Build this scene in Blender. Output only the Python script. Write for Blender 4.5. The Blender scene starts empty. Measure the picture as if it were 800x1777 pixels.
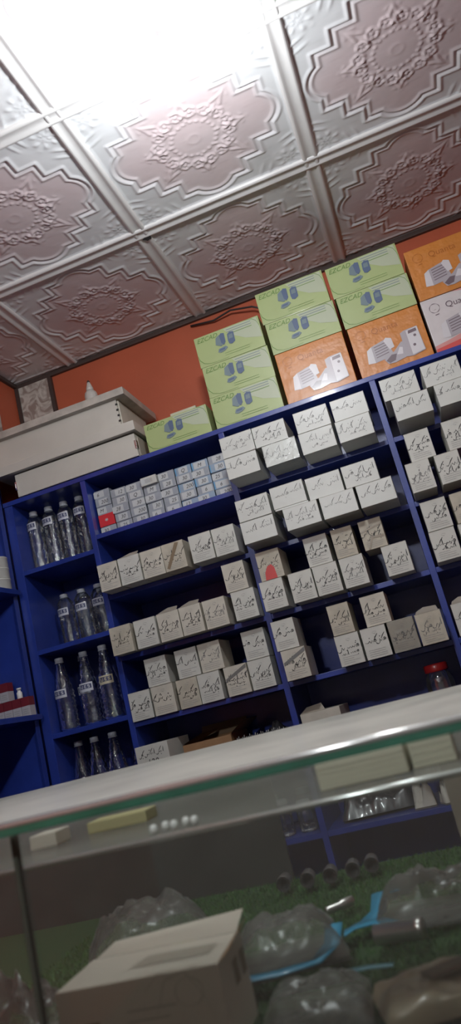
import bpy, bmesh, math, random
import numpy as np
from mathutils import Vector, Matrix, Euler

# ---------------------------------------------------------------- scene, camera, light
SC = bpy.context.scene
COL = SC.collection
EY = 1.08                                     # eye height above the floor

def make_camera():
    yaw, pit, rol = math.radians(13.181), math.radians(14.768), math.radians(-14.361)
    cy, sy, cp, sp = math.cos(yaw), math.sin(yaw), math.cos(pit), math.sin(pit)
    fwd = Vector((-sy*cp, cy*cp, sp)); right = Vector((cy, sy, 0)); up = right.cross(fwd)
    cr, sr = math.cos(rol), math.sin(rol)
    R = cr*right + sr*up; U = -sr*right + cr*up
    m = Matrix(((R.x, U.x, -fwd.x, 0), (R.y, U.y, -fwd.y, 0), (R.z, U.z, -fwd.z, EY), (0, 0, 0, 1)))
    cd = bpy.data.cameras.new('camera'); c = bpy.data.objects.new('camera', cd); COL.objects.link(c)
    c.matrix_world = m
    cd.sensor_fit = 'VERTICAL'; cd.sensor_height = 36; cd.lens = 1290/1777*36
    cd.clip_start = 0.05; cd.clip_end = 50
    cd.dof.use_dof = True; cd.dof.focus_distance = 2.6; cd.dof.aperture_fstop = 3.7
    SC.camera = c
make_camera()
SC.view_settings.view_transform = 'Standard'; SC.view_settings.look = 'None'
SC.view_settings.exposure = 0.0; SC.view_settings.gamma = 1.0; SC.view_settings.use_curve_mapping = False
W = bpy.data.worlds.new('world'); SC.world = W; W.use_nodes = True
W.node_tree.nodes['Background'].inputs[0].default_value = (0.75, 0.85, 1.0, 1)
W.node_tree.nodes['Background'].inputs[1].default_value = 0.16
LAMP = (-0.21, 1.31, EY+1.577)                # where the bulb's holder meets the ceiling
LAMP_POWER = 40
def point_light(name, loc, power, radius, color):
    d = bpy.data.lights.new(name, 'POINT'); d.energy = power; d.shadow_soft_size = radius; d.color = color
    o = bpy.data.objects.new(name, d); COL.objects.link(o); o.location = loc; return o

# ---------------------------------------------------------------- materials
MATS = {}
def mat(name, col, rough=.6, metal=0, spec=.5, coat=0, noise=0, nscale=20, bump=0, bscale=60, emit=0, coat_rough=.1):
    if name in MATS: return MATS[name]
    m = bpy.data.materials.new(name); m.use_nodes = True; nt = m.node_tree; b = nt.nodes['Principled BSDF']
    b.inputs['Base Color'].default_value = (*col, 1); b.inputs['Roughness'].default_value = rough
    b.inputs['Metallic'].default_value = metal; b.inputs['Specular IOR Level'].default_value = spec
    b.inputs['Coat Weight'].default_value = coat; b.inputs['Coat Roughness'].default_value = coat_rough
    if emit:
        b.inputs['Emission Color'].default_value = (*col, 1); b.inputs['Emission Strength'].default_value = emit
    tc = None
    if noise or bump:
        tc = nt.nodes.new('ShaderNodeTexCoord')
    if noise:
        n = nt.nodes.new('ShaderNodeTexNoise'); n.inputs['Scale'].default_value = nscale; n.inputs['Detail'].default_value = 5
        nt.links.new(tc.outputs['Object'], n.inputs['Vector'])
        r = nt.nodes.new('ShaderNodeMapRange'); r.inputs['From Min'].default_value = .3; r.inputs['From Max'].default_value = .7
        r.inputs['To Min'].default_value = 1-noise; r.inputs['To Max'].default_value = 1+noise*.4
        nt.links.new(n.outputs['Fac'], r.inputs['Value'])
        mx = nt.nodes.new('ShaderNodeVectorMath'); mx.operation = 'MULTIPLY'; mx.inputs[0].default_value = col
        nt.links.new(r.outputs['Result'], mx.inputs[1]); nt.links.new(mx.outputs[0], b.inputs['Base Color'])
    if bump:
        n2 = nt.nodes.new('ShaderNodeTexNoise'); n2.inputs['Scale'].default_value = bscale; n2.inputs['Detail'].default_value = 3
        nt.links.new(tc.outputs['Object'], n2.inputs['Vector'])
        bp = nt.nodes.new('ShaderNodeBump'); bp.inputs['Strength'].default_value = bump; bp.inputs['Distance'].default_value = .01
        nt.links.new(n2.outputs['Fac'], bp.inputs['Height']); nt.links.new(bp.outputs[0], b.inputs['Normal'])
    MATS[name] = m; return m

def clear(name, tint=(1, 1, 1), gloss=(1, 1, 1), rough=.05, f0=.08, haze=0, hazecol=(.6, .62, .6), bump=0, bscale=40):
    """thin clear plastic or glass sheet: see-through, mirror-like at grazing angles, with an optional dusty veil"""
    if name in MATS: return MATS[name]
    m = bpy.data.materials.new(name); m.use_nodes = True; nt = m.node_tree; nt.nodes.clear()
    out = nt.nodes.new('ShaderNodeOutputMaterial')
    tr = nt.nodes.new('ShaderNodeBsdfTransparent'); tr.inputs[0].default_value = (*tint, 1)
    gl = nt.nodes.new('ShaderNodeBsdfGlossy'); gl.inputs['Color'].default_value = (*gloss, 1); gl.inputs['Roughness'].default_value = rough
    lw = nt.nodes.new('ShaderNodeFresnel'); lw.inputs['IOR'].default_value = 1.45
    if bump:
        tc = nt.nodes.new('ShaderNodeTexCoord'); n2 = nt.nodes.new('ShaderNodeTexNoise'); n2.inputs['Scale'].default_value = bscale
        nt.links.new(tc.outputs['Object'], n2.inputs['Vector'])
        bp = nt.nodes.new('ShaderNodeBump'); bp.inputs['Strength'].default_value = bump; bp.inputs['Distance'].default_value = .01
        nt.links.new(n2.outputs['Fac'], bp.inputs['Height']); nt.links.new(bp.outputs[0], gl.inputs['Normal']); nt.links.new(bp.outputs[0], lw.inputs['Normal'])
    ad = nt.nodes.new('ShaderNodeMath'); ad.operation = 'ADD'; ad.use_clamp = True; ad.inputs[1].default_value = f0
    nt.links.new(lw.outputs[0], ad.inputs[0])
    mx = nt.nodes.new('ShaderNodeMixShader'); nt.links.new(ad.outputs[0], mx.inputs[0])
    nt.links.new(tr.outputs[0], mx.inputs[1]); nt.links.new(gl.outputs[0], mx.inputs[2])
    last = mx
    if haze:
        df = nt.nodes.new('ShaderNodeBsdfDiffuse'); df.inputs[0].default_value = (*hazecol, 1)
        m2 = nt.nodes.new('ShaderNodeMixShader'); m2.inputs[0].default_value = haze
        nt.links.new(mx.outputs[0], m2.inputs[1]); nt.links.new(df.outputs[0], m2.inputs[2]); last = m2
    nt.links.new(last.outputs[0], out.inputs[0])
    MATS[name] = m; return m

BLUE = mat('blue_gloss_paint', (.020, .043, .27), .33, spec=.55, coat=.25, noise=.25, nscale=9, bump=.05, bscale=25)
BLUE_IN = BLUE
WHITE = mat('white_card', (.56, .56, .51), .55, noise=.08, nscale=14)
WHITE_GLOSS = mat('white_coated_card', (.57, .58, .54), .38, noise=.06, nscale=10)
CREAM = mat('aged_card', (.56, .53, .45), .6, noise=.14, nscale=18)
INK = mat('black_marker_ink', (.025, .025, .025), .6)
INKS = mat('faded_marker_ink', (.15, .15, .145), .6)
PRINT = mat('grey_print', (.30, .30, .29), .7)
WALLPAINT = mat('orange_wall_paint', (.50, .11, .05), .55, noise=.12, nscale=4, bump=.05)

# ---------------------------------------------------------------- mesh helpers
def link(name, me, parent=None, loc=(0, 0, 0), rot=(0, 0, 0)):
    o = bpy.data.objects.new(name, me); COL.objects.link(o); o.location = loc; o.rotation_euler = rot
    if parent: o.parent = parent
    return o
def tag(o, label=None, cat=None, group=None, kind=None):
    if label: o['label'] = label
    if cat: o['category'] = cat
    if group: o['group'] = group
    if kind: o['kind'] = kind
    return o
class MB:
    """collects simple shapes and links them as one mesh object"""
    def __init__(s): s.bm = bmesh.new(); s.mats = []
    def mi(s, m):
        if m not in s.mats: s.mats.append(m)
        return s.mats.index(m)
    def add(s, verts, faces, m, smooth=False):
        k = s.mi(m); vs = [s.bm.verts.new(v) for v in verts]
        for f in faces:
            try:
                fc = s.bm.faces.new([vs[i] for i in f]); fc.material_index = k; fc.smooth = smooth
            except ValueError: pass
        return vs
    def box(s, x0, x1, y0, y1, z0, z1, m, bev=0):
        v = [(x, y, z) for x in (x0, x1) for y in (y0, y1) for z in (z0, z1)]
        f = [(0, 1, 3, 2), (4, 6, 7, 5), (0, 4, 5, 1), (2, 3, 7, 6), (0, 2, 6, 4), (1, 5, 7, 3)]
        if not bev: s.add(v, f, m); return
        b2 = bmesh.new(); vs = [b2.verts.new(p) for p in v]
        for q in f: b2.faces.new([vs[i] for i in q])
        bmesh.ops.bevel(b2, geom=list(b2.edges), offset=bev, segments=2, affect='EDGES', profile=.7)
        b2.verts.index_update()
        s.add([p.co[:] for p in b2.verts], [[p.index for p in fc.verts] for fc in b2.faces], m); b2.free()
    def quad(s, pts, m): s.add(pts, [tuple(range(len(pts)))], m)
    def lathe(s, prof, m, n=24, cx=0, cy=0, smooth=True, cap0=True, cap1=True):
        vs = []
        for r, z in prof:
            for i in range(n):
                a = 2*math.pi*i/n; vs.append((cx+r*math.cos(a), cy+r*math.sin(a), z))
        f = []
        for j in range(len(prof)-1):
            for i in range(n):
                f.append((j*n+i, j*n+(i+1) % n, (j+1)*n+(i+1) % n, (j+1)*n+i))
        if cap0: f.append(tuple(reversed(range(n))))
        if cap1: f.append(tuple(range((len(prof)-1)*n, len(prof)*n)))
        s.add(vs, f, m, smooth)
    def tube(s, pts, r, m, n=8):
        pts = [Vector(p) for p in pts]; vs = []; f = []
        for i, p in enumerate(pts):
            d = (pts[min(i+1, len(pts)-1)]-pts[max(i-1, 0)]).normalized()
            a = d.orthogonal().normalized(); b = d.cross(a)
            if i and True:
                pass
            for k in range(n):
                t = 2*math.pi*k/n
                ref = Vector((0, 0, 1)) if abs(d.z) < .9 else Vector((1, 0, 0))
                a = d.cross(ref).normalized(); b = d.cross(a)
                vs.append(tuple(p+a*r*math.cos(t)+b*r*math.sin(t)))
        for i in range(len(pts)-1):
            for k in range(n): f.append((i*n+k, i*n+(k+1) % n, (i+1)*n+(k+1) % n, (i+1)*n+k))
        f.append(tuple(range(n))); f.append(tuple(range((len(pts)-1)*n, len(pts)*n)))
        s.add(vs, f, m, True)
    def mesh(s, name):
        bmesh.ops.recalc_face_normals(s.bm, faces=list(s.bm.faces))
        me = bpy.data.meshes.new(name); s.bm.to_mesh(me); s.bm.free()
        for m in s.mats: me.materials.append(m)
        return me
    def build(s, name, parent=None, loc=(0, 0, 0), rot=(0, 0, 0)):
        return link(name, s.mesh(name), parent, loc, rot)

def ribbon(mb, pts, w, m, y=0):
    """flat pen stroke in the x-z plane at depth y, facing -y; w may vary"""
    n = len(pts)
    if n < 2: return
    L = []; Rr = []
    for i, (x, z) in enumerate(pts):
        ax, az = pts[max(i-1, 0)]; bx, bz = pts[min(i+1, n-1)]
        dx, dz = bx-ax, bz-az; l = math.hypot(dx, dz) or 1
        ww = w*(.75+.35*math.sin(i*1.3)) if n > 3 else w
        if i in (0, n-1): ww *= .6
        L.append((x-dz/l*ww/2, y, z+dx/l*ww/2)); Rr.append((x+dz/l*ww/2, y, z-dx/l*ww/2))
    mb.add(L+Rr, [(i, i+1, n+i+1, n+i) for i in range(n-1)], m)

def handwriting(mb, x0, x1, z, hgt, m, rnd, y, pen=.0016):
    """one line of joined cursive Urdu-like handwriting, read right to left"""
    x = x1
    while x > x0 + hgt*.25:
        wl = min(rnd.uniform(1.0, 2.2)*hgt, x-x0)
        pts = []; xx = x; t = rnd.choice(['tall', 'teeth', 'loop'])
        base = z+rnd.uniform(-.08, .1)*hgt
        if t == 'tall':
            pts += [(xx, base+hgt*.9), (xx-.04*hgt, base+hgt*.45), (xx-.02*hgt, base)]
        elif t == 'loop':
            for k in range(7):
                a = k/6*2*math.pi; pts.append((xx-.15*hgt+.15*hgt*math.cos(a), base+.2*hgt+.17*hgt*math.sin(a)))
        xe = x-wl*.62
        k = 0
        while xx > xe:
            xx -= hgt*rnd.uniform(.13, .2); pts.append((xx, base+hgt*(rnd.uniform(.18, .34) if k % 2 == 0 else rnd.uniform(-.04, .05)))); k += 1
        if rnd.random() < .6:
            cx, rr = xx-.26*hgt, .26*hgt
            for k in range(6):
                a = -k/5*math.pi*.95; pts.append((cx+rr*math.cos(a), base+rr*1.1*math.sin(a)))
        else:
            pts += [(xx-.2*hgt, base+.05*hgt), (xx-.42*hgt, base+.14*hgt)]
        ribbon(mb, pts, pen, m, y)
        if rnd.random() < .75:            # long slanting kaf / gaf stroke
            sx = rnd.uniform(xe, x); ribbon(mb, [(sx+.42*hgt, base+hgt*1.0), (sx+.1*hgt, base+hgt*.66), (sx-.16*hgt, base+hgt*.3)], pen, m, y)
        for _ in range(rnd.choice([0, 1, 2, 2, 3])):
            dx = rnd.uniform(xe, x); dz = base+hgt*rnd.choice([-.32, .55, .62, .75]); q = pen*.75
            mb.add([(dx-q, y, dz), (dx, y, dz-q), (dx+q, y, dz), (dx, y, dz+q)], [(0, 1, 2, 3)], m)
        x -= wl+hgt*rnd.uniform(.05, .18)

def text_mesh(s, size, m, shear=0, extrude=0, align='LEFT'):
    cu = bpy.data.curves.new('text', 'FONT'); cu.body = s; cu.size = size; cu.shear = shear; cu.align_x = align
    cu.extrude = extrude; cu.resolution_u = 3
    o = bpy.data.objects.new('tmp_text', cu); COL.objects.link(o)
    dg = bpy.context.evaluated_depsgraph_get()
    me = bpy.data.meshes.new_from_object(o.evaluated_get(dg))
    bpy.data.objects.remove(o); bpy.data.curves.remove(cu)
    me.materials.clear(); me.materials.append(m)
    return me
def text(name, s, size, m, parent, loc, shear=0, rot=(math.pi/2, 0, 0), align='LEFT'):
    return link(name, text_mesh(s, size, m, shear, align=align), parent, loc, rot)
def addtext(mb, s, size, m, x, y, z, shear=0):
    me = text_mesh(s, size, m, shear)
    mb.add([(x+v.co.x, y, z+v.co.y) for v in me.vertices], [tuple(p.vertices) for p in me.polygons], m)
    bpy.data.meshes.remove(me)
def prand(seed): return random.Random(seed)
def facing_alpha(m, a_face, a_graze, blend=.5):
    """glass veil for dust and grazing sheen, put into alpha: clear when looked through squarely, veiled when seen at a grazing angle"""
    nt = m.node_tree; p = nt.nodes['Principled BSDF']; lw = nt.nodes.new('ShaderNodeLayerWeight'); lw.inputs['Blend'].default_value = blend
    r = nt.nodes.new('ShaderNodeMapRange'); r.inputs['From Min'].default_value = .45; r.inputs['To Min'].default_value = a_face; r.inputs['To Max'].default_value = a_graze
    nt.links.new(lw.outputs['Facing'], r.inputs['Value']); nt.links.new(r.outputs[0], p.inputs['Alpha'])
ORD = ['first', 'second', 'third', 'fourth', 'fifth', 'sixth', 'seventh', 'eighth']
# ---------------------------------------------------------------- room shell
X0, X1, Y0, Y1, ZC = -1.82, 2.3, -2.4, 2.71, EY+1.577
def struct(name, mb, parent=None):
    o = mb.build(name, parent)
    if not parent: o['kind'] = 'structure'
    return o
FLOORM = mat('dark_terrazzo_floor', (.16, .15, .14), .5, noise=.35, nscale=45)
b = MB(); b.box(X0-.1, X1+.1, Y0-.1, Y1+.1, -.08, 0, FLOORM); struct('floor', b)
b = MB(); b.box(X0-.1, X1+.1, Y1, Y1+.12, 0, ZC+.1, WALLPAINT); struct('wall_back', b)
# the left wall is a deep recess for the corner cabinet, with a bulkhead above it
b = MB(); b.box(X0-.1, X0, Y0, Y1, 0, ZC+.1, WALLPAINT); b.box(X0, -1.435, Y0, Y1, EY+1.075, ZC, WALLPAINT); struct('wall_left', b)
b = MB(); b.box(X1, X1+.1, Y0, Y1, 0, ZC+.1, WALLPAINT); struct('wall_right', b)
b = MB(); b.box(X0-.1, X1+.1, Y0-.1, Y0, 0, ZC+.1, mat('pale_front_wall', (.45, .42, .38), .7)); struct('wall_front', b)

# ---------------------------------------------------------------- embossed ceiling tiles
def tile_mesh(N=150):
    u = np.linspace(-1, 1, N); U, V = np.meshgrid(u, u)
    aU, aV = np.abs(U), np.abs(V)
    def box(a, b_): 
        dx, dy = aU-a, aV-b_
        return np.minimum(np.maximum(dx, dy), 0)+np.hypot(np.maximum(dx, 0), np.maximum(dy, 0))
    S = np.minimum(np.minimum(box(.76, .38), box(.38, .76)), box(.57, .57))
    for c in ((.59, 0), (0, .59)):
        S = np.minimum(S, np.hypot(aU-c[0], aV-c[1])-.28)
    g = lambda x, s: np.exp(-(x/s)**2)
    h = .0046*g(S, .020)+.0034*g(S+.06, .018)-.0014*g(S+.03, .014)
    h += -.0025/(1+np.exp(S/.012))                       # the field sits a little deeper
    r = np.hypot(U, V); th = np.arctan2(V, U)
    # medallion, beaded disc, scrolls, eight serrated leaves
    h += .0034*g(r-.225, .016)*(.6+.4*np.cos(th*22)) + .0016*(r < .21)*np.clip(1-r/.21, 0, 1)**.3 + .0008*g(r-.06, .018)
    for k in range(8):
        a0 = k*math.pi/4+math.pi/8*0
        x = U*math.cos(a0)+V*math.sin(a0); y = -U*math.sin(a0)+V*math.cos(a0)
        ln = .66 if k % 2 else .56
        t = (x-.24)/(ln-.24); ins = (t > 0) & (t < 1)
        wd = .062*np.clip(np.sin(np.clip(t, 0, 1)*math.pi), 0, 1)**.6*(1+.35*np.sin(t*26))+.004
        h += np.where(ins, .0036*np.exp(-(y/wd)**4)*(.55+.45*np.cos(np.abs(y)*95+t*16))*(1-.3*t), 0)
        for sgn in (-1, 1):                              # pairs of scrolls between leaves
            a1 = a0+math.pi/8; cx = .35*math.cos(a1)-sgn*.07*math.sin(a1); cy = .35*math.sin(a1)+sgn*.07*math.cos(a1)
            rr = np.hypot(U-cx, V-cy); tt = np.arctan2(V-cy, U-cx)*sgn
            h += .0030*np.exp(-((rr-.055)/.014)**2)+.0028*g(rr, .018)+.0012*(rr < .09)*np.cos(tt*5+rr*60)*np.exp(-(rr/.07)**4)
    # corner sprays
    cu, cv = aU-.80, aV-.80; q = (cu+cv)/math.sqrt(2); p = (cu-cv)/math.sqrt(2)
    rr = np.hypot(cu, cv); tt = np.arctan2(p, -q)
    h += .0036*np.exp(-(rr/.17)**6)*(.35+.65*np.maximum(0, np.cos(tt*7)*np.cos(rr*38-1)))
    rr2 = np.hypot(np.maximum(aU, aV)-.86, np.minimum(aU, aV)-.55)
    h += .0024*np.exp(-(rr2/.10)**4)*np.maximum(0, np.cos(np.minimum(aU, aV)*60+np.maximum(aU, aV)*25))
    # raised rims of the tile
    m = np.maximum(aU, aV)
    h += .0040*g(m-.915, .010)+.0012*(m > .925)
    rs = np.random.RandomState(4).rand(N//6+3, N//6+3)
    xi = np.linspace(0, N//6+1.99, N); i0 = xi.astype(int); fr = xi-i0
    R1 = rs[i0][:, i0]*(1-fr)[None, :]+rs[i0][:, i0+1]*fr[None, :]
    h += .0004*R1
    verts = np.stack([U.ravel()*.5, V.ravel()*.5, -h.ravel()], 1)
    idx = np.arange(N*N).reshape(N, N)
    F = np.stack([idx[:-1, :-1].ravel(), idx[1:, :-1].ravel(), idx[1:, 1:].ravel(), idx[:-1, 1:].ravel()], 1)
    me = bpy.data.meshes.new('ceiling_tile'); me.from_pydata(verts.tolist(), [], F.tolist())
    me.polygons.foreach_set('use_smooth', [True]*len(me.polygons))
    at = me.attributes.new('pink_field', 'FLOAT', 'POINT')
    pk = 1/(1+np.exp((S+.05)/.03))
    at.data.foreach_set('value', pk.ravel().astype(np.float32)); me.update()
    return me
def tile_material():
    m = mat('embossed_tile_plastic', (.6, .58, .57), .40, spec=.45); nt = m.node_tree; b = nt.nodes['Principled BSDF']
    a = nt.nodes.new('ShaderNodeAttribute'); a.attribute_name = 'pink_field'
    mx = nt.nodes.new('ShaderNodeMix'); mx.data_type = 'RGBA'
    mx.inputs['A'].default_value = (.66, .67, .68, 1); mx.inputs['B'].default_value = (.62, .52, .53, 1)
    n = nt.nodes.new('ShaderNodeTexNoise'); n.inputs['Scale'].default_value = 2.2
    mt = nt.nodes.new('ShaderNodeMath'); mt.operation = 'MULTIPLY'
    tc = nt.nodes.new('ShaderNodeTexCoord')
    nt.links.new(tc.outputs['Object'], n.inputs['Vector'])
    nt.links.new(a.outputs['Fac'], mt.inputs[0])
    r = nt.nodes.new('ShaderNodeMapRange'); r.inputs['To Min'].default_value = .6; r.inputs['To Max'].default_value = 1.3
    nt.links.new(n.outputs['Fac'], r.inputs['Value']); nt.links.new(r.outputs[0], mt.inputs[1])
    nt.links.new(mt.outputs[0], mx.inputs['Factor']); nt.links.new(mx.outputs['Result'], b.inputs['Base Color'])
    return m
TM = tile_mesh(); TMAT = tile_material(); TM.materials.append(TMAT)
RUN = mat('ceiling_runner_plastic', (.66, .65, .64), .38, noise=.08, nscale=8)
b = MB(); b.box(X0-.1, X1+.1, Y0-.1, Y1+.1, ZC+.012, ZC+.10, mat('ceiling_slab', (.3, .3, .3), .8))
ceil = struct('ceiling', b)
TP = .598
xj = [.049+TP*k for k in range(-3, 5)]; yj = [Y1]+[2.078-.575*k for k in range(0, 9)]
rt = prand(11)
for i in range(len(xj)-1):
    for j in range(len(yj)-1):
        x0, x1, ya, yb = xj[i], xj[i+1], yj[j+1], yj[j]
        if yb < Y0 or x0 > X1: continue
        o = link('ceiling_tile', TM, ceil, ((x0+x1)/2, (ya+yb)/2, ZC+rt.uniform(0, .002)),
                 (rt.uniform(-.004, .004), rt.uniform(-.004, .004), 0))
        o.scale = (x1-x0, yb-ya, 1)
b = MB()
def runner(b, x0, y0, x1, y1):
    along_x = y0 == y1; w = .026
    prof = [(-w, .002), (-w, -.005), (-w+.005, -.010), (-w+.012, -.010), (-w+.017, -.006), (0, -.0055), (w-.017, -.006), (w-.012, -.010), (w-.005, -.010), (w, -.005), (w, .002)]
    vs = []
    for end in (0, 1):
        for p, z in prof:
            vs.append(((x0, x1)[end], y0+p, ZC+z) if along_x else (x0+p, (y0, y1)[end], ZC+z))
    n = len(prof); b.add(vs, [(k, k+1, n+k+1, n+k) for k in range(n-1)], RUN, True)
for x in xj[:-1]: runner(b, x, Y0, x, Y1)
struct('ceiling_runner', b, ceil)
b = MB()
for y in yj[1:]: 
    if y > Y0: runner(b, X0, y, X1, y)
o = struct('ceiling_cross_runner', b, ceil); o.location.z = -.0015
# torn spot where a runner ends
b = MB(); pts = []
rr = prand(3)
for k in range(9):
    a = 2*math.pi*k/9; pts.append((.016*math.cos(a)*rr.uniform(.6, 1.3), .012*math.sin(a)*rr.uniform(.6, 1.3), 0))
b.quad(pts, mat('dark_hole', (.03, .03, .03), .9)); o = struct('ceiling_chip', b, ceil); o.location = (-.535, 2.105, ZC-.012)
# dark moulding between the ceiling and the walls
DARK = mat('dark_brown_moulding', (.06, .04, .035), .5)
b = MB(); b.box(-1.435, X1, Y1-.016, Y1, ZC-.022, ZC-.004, DARK, .003); struct('trim_1', b)
b = MB(); b.box(-1.435, -1.42, Y0, Y1-.016, ZC-.022, ZC-.004, DARK, .003); struct('trim_2', b)
# marbled plastic panel covering the wall corner, framed by dark edges
def marble():
    m = mat('marbled_panel', (.5, .45, .4), .35); nt = m.node_tree; b = nt.nodes['Principled BSDF']
    tc = nt.nodes.new('ShaderNodeTexCoord'); n = nt.nodes.new('ShaderNodeTexNoise'); n.inputs['Scale'].default_value = 16; n.inputs['Detail'].default_value = 6; n.inputs['Distortion'].default_value = 2.5
    r = nt.nodes.new('ShaderNodeValToRGB'); r.color_ramp.elements[0].position = .4; r.color_ramp.elements[1].position = .6
    r.color_ramp.elements[0].color = (.30, .24, .21, 1); r.color_ramp.elements[1].color = (.56, .52, .47, 1)
    nt.links.new(tc.outputs['Object'], n.inputs['Vector']); nt.links.new(n.outputs['Fac'], r.inputs['Fac']); nt.links.new(r.outputs[0], b.inputs['Base Color'])
    return m
MARB = marble()
b = MB(); b.box(-1.418, -1.272, Y1-.012, Y1, EY+.9, ZC-.022, MARB); b.box(-1.434, -1.418, Y1-.02, Y1, EY+.9, ZC-.022, DARK); b.box(-1.272, -1.256, Y1-.018, Y1, EY+.9, ZC-.022, DARK)
struct('trim_3', b)
b = MB(); b.box(-1.435, -1.425, 2.36, 2.52, EY+1.08, EY+1.46, MARB, .002); struct('trim_4', b)

# ---------------------------------------------------------------- lamps
def ceiling_bulb(loc, power, label, drop=0):
    r = link('light_bulb', None, None, loc); tag(r, label, 'lamp')
    b = MB(); b.lathe([(.045, 0), (.045, -.012), (.028, -.018), (.012, -.022), (.012, -.13-drop), (.024, -.135-drop), (.024, -.188-drop), (.020, -.19-drop)], mat('white_plastic', (.7, .7, .68), .4), 24); b.build('lamp_holder', r)
    b = MB(); prof = [(.018, -.19-drop), (.026, -.201-drop)]
    for k in range(9):
        a = k/8*math.pi*.5; prof.append((.036*math.cos(a)+.0005, -.220-drop-.036*math.sin(a)))
    b.lathe(prof, mat('glowing_bulb', (.95, .98, 1), .5, emit=60), 28); b.build('bulb_globe', r)
    p = point_light('bulb_light', (loc[0], loc[1], loc[2]-.235-drop), power, .05, (.93, .97, 1.0)); 
    return r
ceiling_bulb(LAMP, LAMP_POWER, 'glaring white bulb on the embossed ceiling above the counter')
ceiling_bulb((-.5, -.25, ZC), 76, 'added fill bulb, unseen behind the camera, hanging on a longer stem', .28)  # added fill light, out of view; brightens shelf fronts and the counter interior

# ---------------------------------------------------------------- blue shelf unit on the back wall
FY, BY = 2.40, 2.695
T, L1, L2, L3, L4, L5, L6 = [EY+z for z in (.953, .722, .496, .277, .052, -.175, -.405)]
B1, B2, B3, B4 = [EY+z for z in (.675, .378, .083, -.205)]
DIV = [(-1.410, -1.376), (-1.086, -1.066), (-.536, -.516), (.011, .031), (.560, .580)]
SH = link('blue_shelving_unit', None, None, (-.4, FY, 0)); tag(SH, 'blue painted wooden shelving unit of four bays covering the back wall', 'shelf')
def rel(mb, name): 
    o = mb.build(name, SH); o.location = (.4, -FY, 0); return o
th = .017
b = MB(); b.box(-1.415, .62, FY-.004, BY, T-th-.002, T-.002, BLUE, .0015); rel(b, 'top_board')
b = MB(); b.box(-1.41, .6, BY-.008, BY+.006, .02, T-th-.002, BLUE); rel(b, 'back_panel')
for k, (a, c) in enumerate(DIV):
    b = MB(); b.box(a, c, FY-(.002 if k else .0), BY-.008, .0, T-th-.002, BLUE, .0012); rel(b, 'divider')
for k in range(4):
    lv = [B1, B2, B3, B4, EY-.50] if k == 0 else [L1, L2, L3, L4, L5, L6, EY-.64]
    for z in lv:
        b = MB(); b.box(DIV[k][1], DIV[k+1][0], FY+.001, BY-.008, z-th, z-.0005, BLUE, .0012); rel(b, 'shelf_board')
# ---------------------------------------------------------------- blue corner cabinet to the left
CB = link('blue_corner_cabinet', None, None, (-1.6, 1.9, 0)); tag(CB, 'blue open cabinet in the left corner with a metal edged post', 'cabinet')
def relc(mb, name):
    o = mb.build(name, CB); o.location = (1.6, -1.9, 0); return o
b = MB(); b.box(-1.80, -1.413, 2.378, 2.396, 0, EY+1.06, BLUE); relc(b, 'end_panel')
b = MB(); b.box(-1.80, -1.79, 1.0, 2.378, 0, EY+1.06, BLUE); relc(b, 'back_panel')
b = MB(); b.box(-1.79, -1.413, 1.0, 2.378, EY+1.045, EY+1.06, BLUE); relc(b, 'top_board')
for z in (EY+.605, EY+.16, EY-.3, .06):
    b = MB(); b.box(-1.79, -1.388, 1.0, 2.3775, z-.018, z, BLUE, .001); relc(b, 'shelf_board')
b = MB(); b.box(-1.79, -1.413, 1.0, 1.018, 0, EY+1.045, BLUE); relc(b, 'end_panel')
ALU = mat('dull_aluminium', (.35, .36, .42), .35, metal=.8, noise=.4, nscale=40)
b = MB(); b.box(-1.4125, -1.4105, 2.36, 2.3955, 0, EY+1.06, BLUE); b.box(-1.4135, -1.4105, 2.386, 2.3955, 0, EY+1.06, ALU, .001); relc(b, 'edge_strip')
# ---------------------------------------------------------------- white medicine cartons
LEVEL = dict(L1=L1, L2=L2, L3=L3, L4=L4)
DIRTY = mat('yellowed_card', (.50, .46, .37), .65, noise=.2, nscale=22)
BROWN_TAPE = mat('brown_packing_tape', (.22, .17, .11), .3)
RED_TAPE = mat('red_tape', (.50, .035, .03), .4)
CLEARTAPE = clear('clear_tape', f0=.05, rough=.12, haze=.12, hazecol=(.6, .6, .52))
CARD_IN = mat('raw_board', (.33, .30, .25), .8)

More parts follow.
